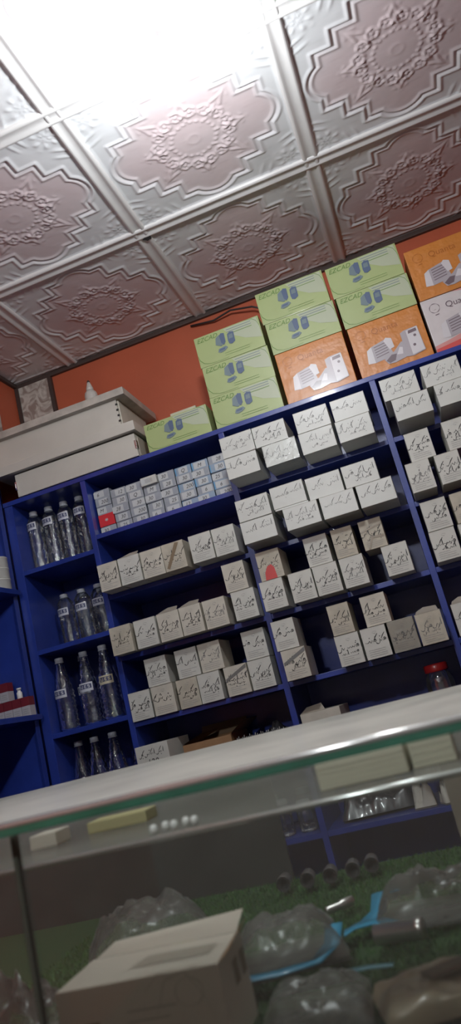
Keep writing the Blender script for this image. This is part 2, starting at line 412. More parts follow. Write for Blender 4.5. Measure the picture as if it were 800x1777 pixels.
def carton(kind, w, h, d, x, y, z, seed, m, label, group, ink=INK, rz=0, extra=None, lines=True):
    r = prand(seed)
    root = MB(); root.box(-w/2, w/2, 0, d, 0, h, m, .0012)
    root.box(-w/2+.002, w/2-.002, -.0003, .002, h-.0013, h-.0006, CARD_IN)
    o = root.build('medicine_carton', None, (x, y, z+.0004), (0, 0, rz)); tag(o, label, 'carton', group)
    e = -.0006
    hb = MB()
    if kind == 'W':
        handwriting(hb, -w*.42, w*.42, h*.52, h*.32, ink, r, e, .0018)
        if r.random() < .55: handwriting(hb, -w*.2, w*.3, h*.26, h*.22, ink, r, e, .0016)
    else:
        handwriting(hb, -w*.45, w*.42, h*.51, h*.25, ink, r, e, .0026)
        if r.random() < .75: handwriting(hb, -w*r.uniform(.1, .4), w*.36, h*.35, h*.19, ink, r, e, .0023)
    hb.build('handwriting', o)
    if lines and kind == 'S':
        pb = MB(); zz = h*.27
        for k in range(4):
            a = -w*.36; 
            end = w*r.choice([.10, .34, .30, .38])
            xx = a
            while xx < end:
                l = min(r.uniform(.006, .014), end-xx); pb.add([(xx, e, zz), (xx+l, e, zz), (xx+l, e, zz+.0013), (xx, e, zz+.0013)], [(0, 1, 2, 3)], PRINT); xx += l+.0008
            zz -= h*.065
        pb.build('printed_text', o); pb = MB()
        ribbon(pb, [(.006*math.cos(t)*1.1+.003, h*.82+.0035*math.sin(t)) for t in [i*.7 for i in range(9)]], .0009, PRINT, e)
        ribbon(pb, [(.003, h*.80), (.003, h*.755)], .0012, PRINT, e)
        pb.build('printed_emblem', o)
    if extra: extra(o, w, h, d)
    return o
def ex_red(o, w, h, d):
    b = MB(); b.add([(-w*.30, -.001, .0), (w*.20, -.001, .0), (w*.16, -.001, h*.38), (w*.05, -.001, h*.50), (-w*.12, -.001, h*.46), (-w*.26, -.001, h*.26)], [(0, 1, 2, 3, 4, 5)], RED_TAPE); b.build('red_sticker', o)
def ex_brown_strip(o, w, h, d):
    b = MB(); b.add([(-w*.42, -.001, h*.12), (-w*.30, -.001, h*.06), (w*.32, -.001, h*.94), (w*.14, -.001, h*.96)], [(0, 1, 2, 3)], BROWN_TAPE); b.build('brown_tape', o)
def ex_brown_bent(o, w, h, d):
    b = MB()
    for q in ([(-.5, .66), (-.5, .60), (.5, .74), (.5, .80)], [(-.34, .02), (-.26, .0), (-.02, .36), (-.08, .42)], [(-.08, .42), (-.02, .34), (.46, .32), (.46, .40)]):
        b.add([(u*w, -.001, v*h) for u, v in q], [(0, 1, 2, 3)], BROWN_TAPE)
    b.build('brown_tape', o)
def ex_flap(o, w, h, d):
    b = MB(); b.add([(-w*.45, .0, h), (w*.45, .0, h), (w*.40, .03, h+.016), (-w*.1, .045, h+.020), (-w*.40, .03, h+.010)], [(0, 1, 2, 3, 4)], CARD_IN)
    b.add([(-w*.45, .0008, h-.0004), (w*.45, .0008, h-.0004), (w*.40, .0308, h+.0153), (-w*.1, .0458, h+.0193), (-w*.40, .0308, h+.0093)], [(0, 1, 2, 3, 4)], CREAM)
    b.build('open_flap', o)
def ex_dark_fold(o, w, h, d):
    b = MB(); b.add([(-w*.47, -.001, h*.60), (-w*.47, -.001, h*.50), (w*.49, -.001, h*.84), (w*.49, -.001, h*.97)], [(0, 1, 2, 3)], mat('grey_tape', (.16, .16, .15), .4)); b.build('grey_tape', o)
def ex_wrap(o, w, h, d):
    b = MB(); b.box(-w/2-.001, w/2+.001, -.0016, d*.7, -.0002, h+.0012, clear('crinkled_film', f0=.03, rough=.22, haze=.10, bump=.25, bscale=40)); b.build('plastic_film', o)
def ex_band(o, w, h, d):
    b = MB(); b.box(-w/2-.0006, w/2+.0006, -.0012, -.0007, h*.30, h*.72, CLEARTAPE); b.build('clear_tape', o)

ROWS = [
    ('c3r1', 'L1', 2.28, 'W', [(-0.457, 0.112), (-0.323, 0.114), (-0.198, 0.114), (-0.075, 0.114)], [(-0.456, 0.114), (-0.342, 0.113), (-0.197, 0.114), (-0.072, 0.114)]),
    ('c3r2', 'L2', 2.27, 'W', [(-0.457, 0.113), (-0.31, 0.114), (-0.19, 0.112), (-0.07, 0.114)], [(-0.457, 0.112), (-0.337, 0.112), (-0.217, 0.114), (-0.1, 0.109)]),
    ('c3r3', 'L3', 2.313, 'S', [(-0.472, 0.078), (-0.375, 0.078), (-0.293, 0.08), (-0.207, 0.077), (-0.07, 0.08)], [(-0.461, 0.08), (-0.3, 0.078), (-0.212, 0.069), (-0.12, 0.073)]),
    ('c3r4', 'L4', 2.335, 'S', [(-0.464, 0.08), (-0.29, 0.077), (-0.206, 0.079), (-0.12, 0.08), (-0.035, 0.079)], [(-0.476, 0.075), (-0.292, 0.07), (-0.181, 0.079)]),
    ('c4r1', 'L1', 2.255, 'W', [(0.113, 0.114), (0.246, 0.113)], [(0.095, 0.114), (0.227, 0.114)]),
    ('c4r2', 'L2', 2.285, 'S', [(0.072, 0.074), (0.162, 0.074)], [(0.098, 0.077), (0.215, 0.075)]),
    ('c4r3', 'L3', 2.31, 'S', [(0.079, 0.078), (0.168, 0.078)], [(0.081, 0.078), (0.17, 0.074)]),
    ('c4r4', 'L4', 2.3, 'S', [(0.073, 0.074)], []),
    ('c2r2', 'L2', 2.323, 'S', [(-1.016, 0.075), (-0.934, 0.08), (-0.851, 0.08), (-0.77, 0.08), (-0.669, 0.08), (-0.587, 0.08)], []),
    ('c2r3', 'L3', 2.343, 'S', [(-1.025, 0.08), (-0.934, 0.08), (-0.847, 0.08), (-0.766, 0.077), (-0.683, 0.08), (-0.579, 0.08)], [(-0.59, 0.077)]),
    ('c2r4', 'L4', 2.385, 'S', [(-1.025, 0.08), (-0.938, 0.08), (-0.85, 0.076), (-0.77, 0.079), (-0.675, 0.08), (-0.591, 0.08)], [(-0.945, 0.08), (-0.833, 0.08), (-0.749, 0.08), (-0.592, 0.08)]),
]
EXTRA = {('c3r3', 1, 0): (ex_red, 'with a torn red sticker'), ('c2r2', 0, 3): (ex_brown_strip, 'with slanting brown tape'),
         ('c3r3', 1, 3): (ex_brown_bent, 'with bent brown tape'), ('c2r2', 0, 1): (ex_flap, 'with its top flap open'),
         ('c2r3', 0, 2): (ex_flap, 'with its top flap open'), ('c2r3', 0, 3): (ex_flap, 'with its lid flap raised'), ('c3r4', 0, 4): (ex_flap, 'with its top flap open'),
         ('c3r4', 0, 0): (ex_dark_fold, 'with slanting grey tape'), ('c3r4', 0, 3): (ex_wrap, 'wrapped in crinkled film'),
         ('c2r4', 0, 4): (ex_dark_fold, 'with a grey tape band'), ('c3r1', 0, 1): (ex_wrap, 'wrapped in shiny film'), ('c4r4', 0, 0): (ex_flap, 'with its top flap open')}
DIRT = {('c2r3', 0, 0), ('c3r3', 1, 0), ('c3r3', 1, 2), ('c3r3', 1, 3), ('c3r4', 0, 3), ('c3r4', 1, 1), ('c2r4', 0, 2), ('c4r3', 1, 1), ('c2r2', 0, 3), ('c3r4', 0, 4)}
CREAMS = {('c2r3', 0, 2), ('c2r3', 0, 3), ('c2r3', 0, 4), ('c2r3', 1, 0), ('c2r2', 0, 0), ('c2r2', 0, 2), ('c3r4', 0, 0), ('c2r4', 1, 2), ('c2r4', 0, 4), ('c3r4', 1, 2), ('c2r4', 0, 1)}
BAYN = {'c2': 'left box bay', 'c3': 'middle bay', 'c4': 'right bay'}
for rid, lv, Yf, kind, lo, up in ROWS:
    h = .0725 if kind == 'W' else .0945
    d = .165 if kind == 'W' else .13
    n = int(rid[3])
    for k, lst in enumerate((lo, up)):
        for i, (x, w) in enumerate(lst):
            seed = hash((n, k, i, int(rid[1]))) & 0xffff
            r = prand(seed)
            z = LEVEL[lv]+(h+.0022)*k
            ex, note = EXTRA.get((rid, k, i), (None, ''))
            key = (rid, k, i)
            m = DIRTY if key in DIRT else CREAM if key in CREAMS else (WHITE_GLOSS if kind == 'W' else WHITE)
            colr = 'yellowed' if key in DIRT else 'cream' if key in CREAMS else 'white'
            which = ('only carton' if len(lst) == 1 else ORD[i]+' from left') + ((', upper layer' if k else ', lower layer') if up else '')
            label = '%s carton %s, %s, %s shelf of %s' % (colr, note, which, ORD[n-1], BAYN[rid[:2]])
            label = ' '.join(label.replace(' ,', ',').split())
            if len(label.split()) > 16: label = label.replace(' from left', '').replace(' shelf of ', ' shelf, ')
            if len(label.split()) > 16: label = label.replace(' layer', '')
            zz = z; 
            if rid == 'c3r2' and k == 1 and i == 1: zz = z+.0065
            yy = Yf+r.uniform(-.004, .004)+(.006 if k else 0)
            ink = INKS if r.random() < (.6 if kind == 'W' else .15) else INK
            carton(kind, w-.0015, h, d, x, yy, zz, seed, m, label, None, ink, r.uniform(-.012, .012), ex)
# thin carton that levels the second upper box
b = MB(); b.box(-.055, .055, 0, .14, 0, .0055, WHITE_GLOSS, .001)
tag(b.build('flat_carton', None, (-.335, 2.278, L2+.0755)), 'thin flat white carton squeezed between layers, second shelf of middle bay', 'carton')

# ---------------------------------------------------------------- small grey and blue cartons, first shelf of the left box bay
SILV = mat('silvery_card', (.33, .36, .40), .32, noise=.12, nscale=30)
SILV2 = mat('pale_blue_card', (.28, .37, .48), .32, noise=.12, nscale=30)
STICK = mat('white_sticker', (.52, .54, .54), .5)
REDC = mat('red_card', (.62, .03, .04), .4)
CYAN = mat('cyan_print', (.12, .33, .55), .4)
cols = 8; pitch = (.520)/cols; hx = .0335
nums = ['30', '30', 'M', '200', '6', '25', '30', '28', '30', '12', '30', '200', '30', 'Q', '30', '6']
rs = prand(77)
for c in range(cols):
    zoff = 0
    for rrow in range(5):
        if rrow == 4 and c in (0, 1): pass
        x = -1.066+.004+pitch*(c+.5); z = L1+rrow*hx*.94+zoff
        w = pitch-.004; h = hx*.92; 
        red = (c == 0 and rrow == 1); top_white = (c == 3 and rrow == 4)
        if red: h = .045; zoff = .0145
        m = REDC if red else WHITE if top_white else (SILV2 if c >= 5 and rs.random() < .6 else SILV)
        b = MB(); b.box(-w/2, w/2, 0, .10, 0, h, m, .001)
        if m is SILV2: b.box(-w/2-.0002, -w/2+.004, -.0004, .05, .001, h-.001, CYAN)
        yo = 2.440+rs.uniform(-.004, .004)-(.014 if top_white else .004 if red else 0)
        o = b.build('vial_carton', None, (x, yo, z+.0003), (0, 0, rs.uniform(-.02, .02)))
        pos = 'column %s from left, %s from bottom' % (ORD[c], ORD[rrow])
        desc = 'bright red' if red else 'plain white' if top_white else 'small pale blue' if m is SILV2 else 'small silvery'
        tag(o, '%s vial carton, %s, left box bay' % (desc, pos), 'carton', 'small vial cartons stacked on the first shelf')
        if not red:
            s = MB(); off = rs.choice([-.2, 0, .1])*w; sw = w*rs.uniform(.28, .4)
            s.add([(off-sw, -.0006, h*.12), (off+sw, -.0006, h*.12), (off+sw, -.0006, h*.88), (off-sw, -.0006, h*.88)], [(0, 1, 2, 3)], STICK)
            if not top_white: addtext(s, nums[(c*5+rrow) % 16], h*.62, INK, off-.009, -.0011, h*.28, .25)
            else:
                for q in range(3): s.add([(-.014, -.0011, h*(.3+.16*q)), (.014, -.0011, h*(.3+.16*q)), (.014, -.0011, h*(.36+.16*q)), (-.014, -.0011, h*(.36+.16*q))], [(0, 1, 2, 3)], PRINT)
            s.build('sticker', o)
        else:
            s = MB()
            for a in range(4):
                t = a*math.pi/4; ux, uz = math.cos(t)*.007, math.sin(t)*.006
                ribbon(s, [(ux, h*.5+uz), (-ux, h*.5-uz)], .0028, STICK, -.0007)
            s.build('white_emblem', o)

# ---------------------------------------------------------------- cartons on top of the unit
GREEN = mat('light_green_card', (.38, .46, .20), .42, coat=.25, noise=.06, nscale=6)
GREENL = mat('pale_green_print', (.44, .49, .35), .42)
GREEND = mat('dark_green_print', (.12, .24, .05), .5)
MACH = mat('blue_grey_print', (.09, .13, .22), .45); MACH2 = mat('slate_print', (.16, .22, .24), .45)
ORANGE = mat('orange_card', (.58, .21, .035), .42, coat=.35, coat_rough=.28, noise=.10, nscale=5, bump=.8, bscale=16)
ORANGED = mat('dark_orange_print', (.42, .13, .02), .35, coat=.5)
REDP = mat('red_print', (.62, .08, .07), .35, coat=.6); PINKP = mat('pink_print', (.62, .28, .26), .35, coat=.6)
WHITEP = mat('white_shiny_card', (.62, .58, .58), .3, coat=.8, noise=.06)
GREYP = mat('grey_machine_print', (.40, .37, .40), .3, coat=.9); GREYD = mat('dark_machine_print', (.15, .11, .13), .3, coat=.9); GREYL = mat('light_machine_print', (.62, .60, .62), .3, coat=.9)
def poly(b, pts, m, e): b.add([(u, e, v) for u, v in pts], [tuple(range(len(pts)))], m)
def arc(b, pts, w, m, e): ribbon(b, pts, w, m, e)
def green_carton(x0, w, h, y, z, seed, label, side=False):
    d = .20; r = prand(seed)
    b = MB(); b.box(0, w, 0, d, 0, h, GREEN, .0015); o = b.build('green_carton', None, (x0, y, z+.0005), (0, 0, r.uniform(-.012, .012)))
    tag(o, label, 'carton')
    e = -.0006; g = MB()
    # light sweep panel in the middle right
    poly(g, [(w*.46, h*.97), (w*.97, h*.97), (w*.985, h*.6), (w*.985, h*.30), (w*.75, h*.45), (w*.55, h*.72)], GREENL, e)
    # curved dark border lower left and upper right
    arc(g, [(.001+w*.02*0, h*.40), (w*.02, h*.25), (w*.07, h*.12), (w*.16, h*.05), (w*.30, h*.035), (w*.45, h*.05)], .0022, GREEND, e-.0003)
    arc(g, [(w*.80, h*.985), (w*.90, h*.96), (w*.955, h*.86), (w*.985, h*.68), (w*.992, h*.45)], .0018, GREEND, e-.0003)
    for q in range(3):
        a = w*.50; zz = h*(.90-.075*q); poly(g, [(a, zz), (a+w*.38, zz), (a+w*.38, zz+.0022), (a, zz+.0022)], MACH2 if q < 2 else GREEND, e-.0004)
    for q in range(2):
        poly(g, [(w*.40, h*(.20-.07*q)), (w*.78, h*(.20-.07*q)), (w*.78, h*(.20-.07*q)+.0012), (w*.40, h*(.20-.07*q)+.0012)], GREEND, e-.0004)
    g.build('printed_panel', o)
    p = MB(); f = e-.0010
    poly(p, [(w*.30, h*.55), (w*.32, h*.76), (w*.37, h*.83), (w*.42, h*.84), (w*.455, h*.72), (w*.44, h*.55), (w*.38, h*.46)], MACH2, f)
    poly(p, [(w*.38, h*.80), (w*.41, h*.87), (w*.46, h*.84), (w*.455, h*.55), (w*.42, h*.47), (w*.39, h*.55)], MACH, f-.0003)
    poly(p, [(w*.49, h*.56), (w*.50, h*.76), (w*.54, h*.82), (w*.60, h*.79), (w*.595, h*.48), (w*.54, h*.42), (w*.50, h*.45)], MACH, f)
    poly(p, [(w*.51, h*.60), (w*.52, h*.73), (w*.58, h*.74), (w*.575, h*.60)], MACH2, f-.0003)
    poly(p, [(w*.31, h*.30), (w*.33, h*.40), (w*.44, h*.43), (w*.47, h*.36), (w*.42, h*.29), (w*.35, h*.26)], MACH2, f)
    poly(p, [(w*.33, h*.33), (w*.35, h*.38), (w*.43, h*.39), (w*.42, h*.33)], MACH, f-.0003)
    p.build('printed_picture', o)
    text('printed_logo', 'EZCAD', h*.20, GREEND, o, (w*.035, -.001, h*.80), .35)
    s = MB(); poly(s, [(0, 0)]*0, GREEND, 0) if False else None
    return o
def quanta_carton(x0, w, h, y, z, seed, label, base=None, ink=None, white=False):
    d = .24; r = prand(seed); base = WHITEP if white else ORANGE; ink = GREYD if white else ORANGED
    b = MB(); b.box(0, w, 0, d, 0, h, base, .002); o = b.build('machine_carton', None, (x0, y, z+.0005), (0, 0, r.uniform(-.01, .01)))
    tag(o, label, 'carton'); e = -.0006
    if white:
        g = MB(); poly(g, [(w*.002, .001), (w*.99, .001), (w*.99, h*.42), (w*.55, h*.26), (w*.2, h*.16), (w*.002, h*.12)], PINKP, e)
        poly(g, [(w*.002, .001), (w*.99, .001), (w*.99, h*.26), (w*.55, h*.14), (w*.002, h*.06)], REDP, e-.0004)
        poly(g, [(w*.42, h*.995), (w*.99, h*.995), (w*.99, h*.80), (w*.7, h*.93)], PINKP, e)
        g.build('printed_panel', o)
    g = MB(); cx, cz, rad = w*.155, h*.80, .0165
    arc(g, [(cx+rad*math.cos(t), cz+rad*math.sin(t)) for t in [i*2*math.pi/24 for i in range(25)]], .0022, ink, e-.0003)
    arc(g, [(cx-.004+.008*i, cz-.006+.001*i) for i in range(2)], .0014, ink, e-.0003)
    poly(g, [(cx-.004, cz-rad-.010), (cx+.009, cz-rad-.009), (cx+.009, cz-rad-.006), (cx-.004, cz-rad-.007)], ink, e-.0003)
    g.build('printed_emblem', o)
    text('printed_logo', 'Quanta', h*.16, ink, o, (w*.30, -.0012, h*.74))
    p = MB(); f = e-.0006
    poly(p, [(w*.14, h*.22), (w*.17, h*.47), (w*.24, h*.52), (w*.24, h*.20)], GREYL, f)
    poly(p, [(w*.24, h*.20), (w*.24, h*.52), (w*.46, h*.58), (w*.50, h*.28), (w*.42, h*.22)], GREYP, f)
    for q in range(5): poly(p, [(w*.27, h*(.28+.05*q)), (w*.45, h*(.31+.05*q)), (w*.45, h*(.325+.05*q)), (w*.27, h*(.295+.05*q))], GREYD, f-.0003)
    poly(p, [(w*.42, h*.55), (w*.46, h*.60), (w*.53, h*.56), (w*.54, h*.38), (w*.47, h*.36)], GREYL, f-.0005)
    poly(p, [(w*.36, h*.20), (w*.40, h*.10), (w*.50, h*.09), (w*.72, h*.14), (w*.72, h*.40), (w*.64, h*.43), (w*.52, h*.30), (w*.44, h*.26)], GREYP, f-.0008)
    poly(p, [(w*.38, h*.17), (w*.42, h*.11), (w*.50, h*.13), (w*.54, h*.24), (w*.47, h*.25)], GREYD, f-.0012)
    poly(p, [(w*.54, h*.22), (w*.60, h*.34), (w*.64, h*.32), (w*.62, h*.20)], GREYL, f-.0012)
    poly(p, [(w*.66, h*.12), (w*.66, h*.58), (w*.72, h*.61), (w*.90, h*.62), (w*.92, h*.14), (w*.75, h*.10)], GREYP, f-.0010)
    poly(p, [(w*.74, h*.12), (w*.74, h*.59), (w*.90, h*.61), (w*.91, h*.15)], GREYL, f-.0014)
    poly(p, [(w*.76, h*.52), (w*.77, h*.58), (w*.88, h*.59), (w*.88, h*.53)], GREYD, f-.0017)
    for cxx, czz in ((.84, .46), (.80, .29)):
        poly(p, [(w*cxx+.005*math.cos(t), h*czz+.005*math.sin(t)) for t in [i*math.pi/4 for i in range(8)]], GREYD, f-.0017)
    p.build('printed_picture', o)
    return o
YF = 2.408
green_carton(-.801, .246, .108, YF, T, 1, 'light green carton standing alone beside the white cases, a cream slip on top')
for k, (x, nm) in enumerate(((-.536, 'lowest of the three stacked by the left'), (-.535, 'middle one of the three stacked by the left'), (-.538, 'topmost of the three stacked by the left'))):
    green_carton(x, .250, .121, YF, T+k*.1215, 5+k, 'light green carton, '+nm)
quanta_carton(-.270, .246, .193, YF, T, 9, 'orange carton with machine picture under two green cartons, left of its twin')
green_carton(-.272, .250, .122, YF-.003, T+.1937, 10, 'light green carton resting directly on the left orange carton')
green_carton(-.278, .250, .124, YF-.004, T+.3162, 11, 'palest green carton, topmost of the stack on the left orange carton')
quanta_carton(-.006, .246, .190, YF, T, 12, 'orange carton with grey machine picture beneath two green cartons, beside the white carton')
green_carton(-.010, .251, .122, YF-.003, T+.1907, 13, 'light green carton resting directly on the right orange carton')
green_carton(-.016, .252, .120, YF-.004, T+.3132, 14, 'highest light green carton, just under the ceiling at the right')
quanta_carton(.250, .246, .193, YF, T, 15, 'white and red machine carton at the right end of the shelf top', white=True)
quanta_carton(.252, .246, .192, YF-.003, T+.1937, 16, 'orange carton with machine picture on top of the white and red carton')
b = MB(); b.box(0, .10, 0, .07, 0, .022, mat('cream_slip', (.50, .50, .36), .5, noise=.1), .001)
tag(b.build('folded_slip', None, (-.700, YF+.03, T+.109)), 'flat cream slip lying on the leftmost green carton', 'paper')

# white cases on the left of the top
CASE = mat('off_white_laminate', (.56, .54, .48), .45, noise=.10, nscale=5)
CHROME = mat('bright_metal', (.75, .75, .75), .18, metal=1)
cs = link('white_case', None, None, (-1.1, 2.39, T)); tag(cs, 'long plain white case with metal end clasps lying under a wider one', 'case')
b = MB(); b.box(-.237, .263, 0, .29, 0, .088, CASE, .002); b.build('body', cs)
for sx, s in ((-.2365, -1), (.2625, 1)):
    b = MB(); b.box(sx-.004, sx+.004, -.004, .012, .028, .060, CHROME, .001); b.box(sx-.001, sx+.001+.004*s, -.006, .004, .036, .052, CHROME, .001); b.build('clasp', cs)
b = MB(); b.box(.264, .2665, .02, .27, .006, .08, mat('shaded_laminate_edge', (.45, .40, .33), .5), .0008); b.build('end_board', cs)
cs = link('white_cabinet_case', None, None, (-1.1, 2.37, T+.0895)); tag(cs, 'larger white case with an overhanging top board, stacked uppermost at left', 'case')
b = MB(); b.box(-.300, .226, .012, .29, .032, .146, CASE, .0015); b.build('body', cs)
b = MB(); b.box(-.312, .278, .0, .30, .004, .040, CASE, .0015); b.build('base_ledge', cs)
b = MB(); b.box(-.315, .270, -.012, .31, .1455, .1740, mat('worn_top_board', (.46, .43, .38), .5, noise=.3, nscale=18), .002); b.build('top_board', cs)
b = MB(); b.box(.2265, .232, .02, .28, .045, .142, CREAM, .001)
for q in range(4): b.box(.222, .230, .008, .0115, .056+.022*q, .062+.022*q, mat('dark_hole', (.03, .03, .03), .9))
b.build('side_lining', cs)
# glue bottle
gb = link('glue_bottle', None, None, (-1.012, 2.50, T+.0895+.1745)); tag(gb, 'small white squeeze bottle with a pointed nozzle on the white case', 'bottle')
b = MB(); b.lathe([(.024, 0), (.026, .003), (.026, .078), (.023, .092), (.016, .100)], mat('grey_white_plastic', (.52, .50, .46), .4), 24); b.build('body', gb)
b = MB(); b.lathe([(.015, .100), (.014, .112), (.009, .128), (.006, .138)], mat('grey_white_plastic', (.52, .50, .46), .4), 20); b.build('nozzle', gb)
b = MB(); b.lathe([(.0065, .134), (.006, .142), (.002, .148)], mat('dark_tip', (.07, .05, .04), .5), 12); b.build('tip', gb)
# cable along the wall under the ceiling
b = MB(); b.tube([(-.60, 2.697, EY+1.538), (-.50, 2.69, EY+1.52), (-.42, 2.67, EY+1.525), (-.33, 2.66, EY+1.50), (-.27, 2.66, EY+1.46)], .004, mat('black_cable', (.03, .025, .025), .5))
tag(b.build('cable'), 'thin black cable sagging along the orange wall under the ceiling', 'cable')
# ---------------------------------------------------------------- clear bottles in the first bay
PET = clear('clear_bottle_plastic', tint=(.95, .97, .98), f0=.02, rough=.07, haze=.012, hazecol=(.5, .56, .62), bump=.6, bscale=60)
CAPM = mat('milky_cap', (.50, .52, .56), .4)
LBL = mat('bottle_label', (.52, .54, .60), .5)
LBLY = mat('yellow_bottle_label', (.50, .46, .33), .5)
NAVY = mat('navy_print', (.03, .04, .12), .5)
def bottle_meshes(kind, H, R):
    b = MB(); prof = [(.010, .004), (R*.85, .001), (R, .008)]
    if kind == 'straight':
        top = H*.80
        n = 22
        for i in range(n+1):
            z = .012+(top-.012)*i/n; prof.append((R*(1-.09*(i % 2)), z))
        for t in (.3, .6, .85, 1): prof.append((R*(1-t)+.0125*t, top+(H*.93-top)*(t**.8)))
    else:
        top = H*.50; n = 14
        for i in range(n+1):
            z = .012+(top-.012)*i/n; prof.append((R*(1-.11*(i % 2)), z))
        m_ = 9
        for i in range(1, m_+1):
            t = i/m_; prof.append(((R*(1-t)+.0125*t)*(1-.10*(i % 2)), top+(H*.93-top)*t))
    prof.append((.0125, H*.94)); 
    b.lathe(prof, PET, 28, cap1=False); body = b.mesh('bottle_body')
    b = MB(); b.lathe([(.0150, H*.925), (.0152, H*.975), (.0138, H*.985), (.004, H*.987)], CAPM, 24); b.lathe([(.0165, H*.915), (.0165, H*.922)], CAPM, 24); cap = b.mesh('bottle_cap')
    return body, cap
def label_mesh(kind, H, R, m, z0, z1, txt='V.E.S'):
    b = MB(); r0 = R*1.03; n = 12; a0, a1 = math.radians(-140), math.radians(-52); vs = []
    for i in range(n+1):
        a = a0+(a1-a0)*i/n; vs += [(r0*math.cos(a), r0*math.sin(a), z0), (r0*math.cos(a), r0*math.sin(a), z1)]
    b.add(vs, [(2*i, 2*i+2, 2*i+3, 2*i+1) for i in range(n)], m, True)
    # framed dark panel with pale lettering marks, wrapped on the label
    def wrap(u, v, dr): 
        a = a0+(a1-a0)*u; rr = r0+dr; return (rr*math.cos(a), rr*math.sin(a), z0+(z1-z0)*v)
    def patch(u0, u1, v0, v1, mm, dr):
        k = 5; vv = []
        for i in range(k+1):
            u = u0+(u1-u0)*i/k; vv += [wrap(u, v0, dr), wrap(u, v1, dr)]
        b.add(vv, [(2*i, 2*i+2, 2*i+3, 2*i+1) for i in range(k)], mm, True)
    patch(.10, .90, .30, .82, NAVY, .0005)
    # strokes of the letters V E S
    for (u0, u1, v0, v1) in [(.18, .23, .4, .72), (.31, .36, .4, .72), (.22, .32, .36, .44), (.44, .48, .38, .74), (.44, .58, .38, .45), (.44, .56, .53, .60), (.44, .58, .67, .74),
                             (.66, .80, .38, .45), (.66, .80, .53, .60), (.66, .80, .67, .74), (.66, .70, .56, .74), (.76, .80, .38, .57)]:
        patch(u0, u1, v0, v1, m, .0010)
    return b.mesh('bottle_label')
SH_ = bottle_meshes('straight', .243, .030); TA_ = bottle_meshes('taper', .262, .035)
def place_bottle(meshes, lab, x, y, z, label, rz, group='clear plastic bottles in the first bay'):
    r = link('plastic_bottle', None, None, (x, y, z), (0, 0, rz)); tag(r, label, 'bottle', group)
    link('body', meshes[0], r); link('cap', meshes[1], r)
    if lab: link('label', lab, r)
l1 = label_mesh('s', .243, .030, LBL, .163, .192)
l3 = label_mesh('t', .262, .035, LBL, .115, .145); l3y = label_mesh('t', .262, .035, LBLY, .12, .15)
BN = 'bottle bay'
for i, x in enumerate((-1.344, -1.278, -1.212, -1.146)):
    place_bottle(SH_, l1, x, 2.49, B1, 'clear labelled bottle, %s from left, front row, first shelf, %s' % (ORD[i], BN), .1*i-.1)
for i, x in enumerate((-1.330, -1.264, -1.198, -1.132)):
    place_bottle(SH_, None, x, 2.60, B1, 'clear unlabelled bottle, %s from left, back row, first shelf, %s' % (ORD[i], BN), .3)
sm = bottle_meshes('straight', .205, .032); l2 = label_mesh('s', .205, .032, LBL, .118, .146)
for i, x in enumerate((-1.310, -1.236, -1.166)):
    place_bottle(sm, l2, x, 2.545, B2, 'small labelled plastic bottle, %s from left, second shelf of %s' % (ORD[i], BN), .1*i)
for i, x in enumerate((-1.270, -1.195, -1.122)):
    place_bottle(sm, None, x, 2.625, B2, 'small unlabelled bottle behind, %s from left, second shelf of %s' % (ORD[i], BN), .1*i)
for i, (x, y, lb) in enumerate(((-1.338, 2.470, l3), (-1.298, 2.57, l3), (-1.245, 2.48, l3), (-1.155, 2.455, l3y), (-1.205, 2.57, None))):
    place_bottle(TA_, lb, x, y, B3, 'tall tapered bottle, %s, third shelf of %s' % (('first from left', 'second from left and set back', 'centre front', 'with yellowish label at right', 'without label, behind at right')[i], BN), .1*i)
ta4 = bottle_meshes('taper', .250, .035)
for i, (x, y) in enumerate(((-1.338, 2.50), (-1.264, 2.48), (-1.190, 2.475), (-1.124, 2.53))):
    place_bottle(ta4, None, x, y, B4, 'tapered clear bottle with pale cap, %s from left, fourth shelf of %s' % (ORD[i], BN), .2*i)

# ---------------------------------------------------------------- things in the corner cabinet
b0 = EY+.605
TIN = mat('white_tin', (.60, .60, .56), .28, coat=.5)
for k in range(3):
    b = MB(); z = 0; b.lathe([(.040, 0), (.0415, .001), (.0415, .034), (.0425, .0345), (.0425, .0385), (.041, .0395), (.036, .0395), (.035, .0385)], TIN, 36)
    tag(b.build('white_tin', None, (-1.430, 2.314, b0+.0003+k*.040)), 'round white lidded tin, %s of the stack in corner cabinet' % ('lowest', 'middle', 'topmost')[k], 'tin', None)
c0 = EY+.16
MAROON = mat('maroon_card', (.16, .012, .02), .5, noise=.1); GREYW = mat('greyish_card', (.42, .40, .42), .5)
spots = [(-1.408, 2.315, 0), (-1.442, 2.315, 0), (-1.476, 2.315, 0), (-1.51, 2.315, 0), (-1.544, 2.315, 0), (-1.482, 2.315, 1), (-1.516, 2.315, 1), (-1.55, 2.315, 1)]
for i, (x, y, k) in enumerate(spots):
    b = MB(); b.box(-.016, .016, 0, .035, 0, .034, GREYW, .0008); b.box(-.0162, .0162, -.0002, .0352, .034, .064, MAROON, .0008)
    o = b.build('ink_carton', None, (x, y, c0+.0003+k*.0645), (0, 0, .03*math.sin(i*2.1)))
    tag(o, 'small maroon and white carton, %s, %s layer in corner cabinet' % (ORD[i if k == 0 else i-5]+' from right', 'upper' if k else 'lower'), 'carton', 'maroon and white cartons in the corner cabinet')
    s = MB()
    for q in range(3): s.add([(-.011, -.0006, .008+.007*q), (.010-.003*(q % 2), -.0006, .008+.007*q), (.010-.003*(q % 2), -.0006, .010+.007*q), (-.011, -.0006, .010+.007*q)], [(0, 1, 2, 3)], PRINT)
    s.build('printed_text', o)
o = bpy.data.objects
b = MB(); b.lathe([(.009, 0), (.0095, .001), (.0095, .020), (.006, .024), (.006, .030), (.008, .030), (.008, .036)], mat('white_plastic', (.7, .7, .68), .4), 16)
